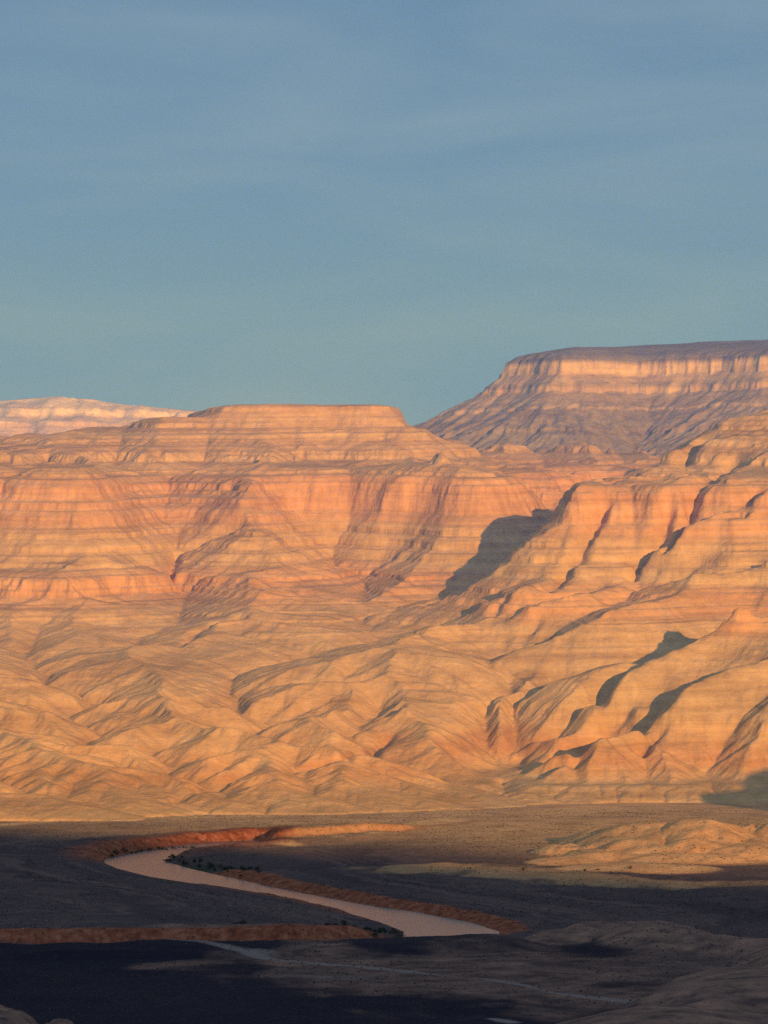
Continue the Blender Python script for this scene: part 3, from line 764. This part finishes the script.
for pxx, pyy in ((170, 858), (185, 861), (200, 864), (215, 867), (228, 871), (240, 874), (196, 859), (212, 862), (230, 866), (250, 871)):
    SH.append((pxx, pyy, 'dark green shrub on the point bar inside the upper bend', 'shrubs on the inner point bar', rng.uniform(.7, 1.2)))
for q in range(34):
    t = rng.uniform(0, 1); SH.append((168 + 95 * t + rng.uniform(-4, 4), np.interp(t, [0, .3, .7, 1], [858.5, 863, 871, 878]) - rng.uniform(0, 5), 'dark green shrub on the point bar inside the upper bend', 'shrubs on the inner point bar', rng.uniform(.8, 1.5)))
for q in range(26):
    SH.append((rng.uniform(320, 402), rng.uniform(926, 932.5), 'dark shrub on the low river tongue above the lower bank', 'shrubs on the low river tongue', rng.uniform(.7, 1.3)))
for i, (a, b_, l, g_, s_) in enumerate(SH):
    x, y = G(a, b_, 6.0)
    shrub(x, y, i % 4, s_ * 1.1, s_ * rng.uniform(.8, 1.15), l, g_)

# countless low desert bushes scattered over the floor: one object
NB = 14000
by = 3900 + (8000 - 3900) * rng.random(NB) ** 0.8; bx = rng.uniform(-.12, .13, NB) * by
Xf, Yf, Zf = FZ
jj = np.clip(np.searchsorted(Yf[:, 0], by), 0, Yf.shape[0] - 1)
U = Xf[0] / Yf[0, 0]; ii = np.clip(np.searchsorted(U, bx / by), 0, len(U) - 1)
ok = (sdist(RIV, bx, by) > 14) & (vnoise(bx / 180, by / 260, 61) > -0.35)
bx, by, jj, ii = bx[ok], by[ok], jj[ok], ii[ok]
bz = Zf[jj, ii]
n = len(bx); r = rng.uniform(0.6, 1.5, n)
oct_ = np.array([(1, 0, .3), (0.3, .95, .35), (-.8, .6, .3), (-.8, -.6, .32), (.3, -.95, .3), (0, 0, 1.0), (0.1, 0, -.3)], float)
V = oct_[None] * r[:, None, None] * rng.uniform(.7, 1.25, (n, 7, 1)) + np.stack([bx, by, bz], -1)[:, None]
tri = np.array([(i, (i + 1) % 5, 5) for i in range(5)] + [((i + 1) % 5, i, 6) for i in range(5)])
FF = (tri[None] + np.arange(n)[:, None, None] * 7).reshape(-1, 3)
me = bpy.data.meshes.new('desert_scrub'); me.vertices.add(n * 7); me.vertices.foreach_set('co', V.astype(np.float32).ravel())
me.loops.add(FF.size); me.loops.foreach_set('vertex_index', FF.ravel().astype(np.int32)); me.polygons.add(len(FF))
me.polygons.foreach_set('loop_start', np.arange(0, FF.size, 3, dtype=np.int32)); me.polygons.foreach_set('loop_total', np.full(len(FF), 3, dtype=np.int32)); me.update(calc_edges=True)
scrubM = NT('dry_scrub'); scrubM = scrubM.finish(scrubM.ramp(scrubM.noise(scrubM.pos(), 0.05, 3), [(0.3, (0.018, 0.017, 0.014)), (0.7, (0.05, 0.045, 0.032))]), 0.95)
me.materials.append(scrubM); o = bpy.data.objects.new('desert_scrub', me); COL.objects.link(o)
o['kind'] = 'stuff'; o['label'] = 'countless low dark desert bushes scattered over the valley floor'; o['category'] = 'scrub'

# ------------------------------------------------------------------ evening haze filling the basin
hz = bpy.data.materials.new('evening_haze'); hz.use_nodes = True; ht = hz.node_tree; ht.nodes.clear()
vs_ = ht.nodes.new('ShaderNodeVolumeScatter'); vs_.inputs['Color'].default_value = (0.11, 0.25, 1.0, 1); vs_.inputs['Density'].default_value = 6.8e-5; vs_.inputs['Anisotropy'].default_value = 0.0
ho = ht.nodes.new('ShaderNodeOutputMaterial'); ht.links.new(vs_.outputs[0], ho.inputs['Volume'])
bv = [(x, y, z) for x in (-9000, 11000) for y in (7300, 26500) for z in (-20, 2600)]
me = bpy.data.meshes.new('haze'); me.from_pydata(bv, [], [(0, 1, 3, 2), (4, 6, 7, 5), (0, 4, 5, 1), (2, 3, 7, 6), (0, 2, 6, 4), (1, 5, 7, 3)]); me.materials.append(hz)
o = bpy.data.objects.new('haze', me); COL.objects.link(o); o['kind'] = 'structure'; o['label'] = 'thin blue evening haze over the basin'

# ------------------------------------------------------------------ light, sky, camera
w_ = bpy.data.worlds.new('World'); sc.world = w_; w_.use_nodes = True
nt = w_.node_tree; nt.nodes.clear()
def nn(t): return nt.nodes.new(t)
sky = nn('ShaderNodeTexSky'); sky.sky_type = 'NISHITA'; sky.sun_disc = False
sky.sun_elevation = SUN_EL; sky.sun_rotation = math.pi - SUN_AZ; sky.altitude = 800; sky.dust_density = 1.5; sky.air_density = 1.0; sky.ozone_density = 2.0
tc = nn('ShaderNodeTexCoord'); sp = nn('ShaderNodeSeparateXYZ'); nt.links.new(tc.outputs['Generated'], sp.inputs[0])
rp = nn('ShaderNodeValToRGB'); nt.links.new(sp.outputs[2], rp.inputs[0])
cr = rp.color_ramp
st_ = [(0.0, (0.20, 0.365, 0.78)), (0.05, (0.186, 0.34, 0.70)), (0.09, (0.17, 0.318, 0.57)), (0.165, (0.14, 0.27, 0.45)), (0.5, (0.10, 0.17, 0.28)), (1.0, (0.06, 0.11, 0.21))]
while len(cr.elements) < len(st_): cr.elements.new(.5)
for e, (p, cc_) in zip(cr.elements, st_): e.position = p; e.color = (*cc_, 1)
# thin high cloud veils
mp = nn('ShaderNodeMapping'); nt.links.new(tc.outputs['Generated'], mp.inputs[0]); mp.inputs['Scale'].default_value = (7, 7, 34); mp.inputs['Rotation'].default_value = (0, R(-5), 0)
ns = nn('ShaderNodeTexNoise'); nt.links.new(mp.outputs[0], ns.inputs[0]); ns.inputs['Scale'].default_value = 1.0; ns.inputs['Detail'].default_value = 5; ns.inputs['Distortion'].default_value = .4
cv = nn('ShaderNodeValToRGB'); nt.links.new(ns.outputs[0], cv.inputs[0]); cv.color_ramp.elements[0].position = .42; cv.color_ramp.elements[1].position = .75
cv.color_ramp.elements[0].color = (0, 0, 0, 1); cv.color_ramp.elements[1].color = (.55, .55, .55, 1)
mx = nn('ShaderNodeMix'); mx.data_type = 'RGBA'; nt.links.new(cv.outputs[0], mx.inputs[0]); nt.links.new(rp.outputs[0], mx.inputs[6]); mx.inputs[7].default_value = (0.33, 0.45, 0.60, 1)
bg1 = nn('ShaderNodeBackground'); nt.links.new(sky.outputs[0], bg1.inputs[0]); bg1.inputs[1].default_value = 0.012
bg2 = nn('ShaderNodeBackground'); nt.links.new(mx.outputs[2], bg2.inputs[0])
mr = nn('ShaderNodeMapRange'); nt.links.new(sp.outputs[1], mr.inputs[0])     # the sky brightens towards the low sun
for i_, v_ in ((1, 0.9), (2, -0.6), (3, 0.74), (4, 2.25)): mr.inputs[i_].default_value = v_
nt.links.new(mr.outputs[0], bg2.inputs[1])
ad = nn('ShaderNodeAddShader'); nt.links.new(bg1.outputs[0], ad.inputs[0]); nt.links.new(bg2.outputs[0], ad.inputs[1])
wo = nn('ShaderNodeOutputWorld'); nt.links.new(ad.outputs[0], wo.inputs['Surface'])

L = bpy.data.lights.new('sun', 'SUN'); L.energy = 5.0; L.angle = R(0.53); L.color = (1.0, 0.62, 0.24)
so = bpy.data.objects.new('sun', L); COL.objects.link(so)
from mathutils import Vector
dirv = Vector((math.sin(SUN_AZ) * math.cos(SUN_EL), -math.cos(SUN_AZ) * math.cos(SUN_EL), math.sin(SUN_EL)))
so.rotation_euler = dirv.to_track_quat('Z', 'Y').to_euler()

cam = bpy.data.cameras.new('camera'); co = bpy.data.objects.new('camera', cam); COL.objects.link(co); sc.camera = co
cam.sensor_fit = 'HORIZONTAL'; cam.sensor_width = 36; cam.lens = F / 768 * 36
co.location = (0, 0, CAM_Z)
co.rotation_euler = (math.pi / 2 + math.atan((HY - 512) / F), 0, 0)
cam.clip_start = 1; cam.clip_end = 200000
sc.view_settings.view_transform = 'Standard'; sc.view_settings.look = 'None'; sc.view_settings.exposure = 0; sc.view_settings.gamma = 1
sc.cycles.use_denoising = False
sc.cycles.max_bounces = 4
sc.render.resolution_x = 768; sc.render.resolution_y = 1024
print('done', time.time() - T0)
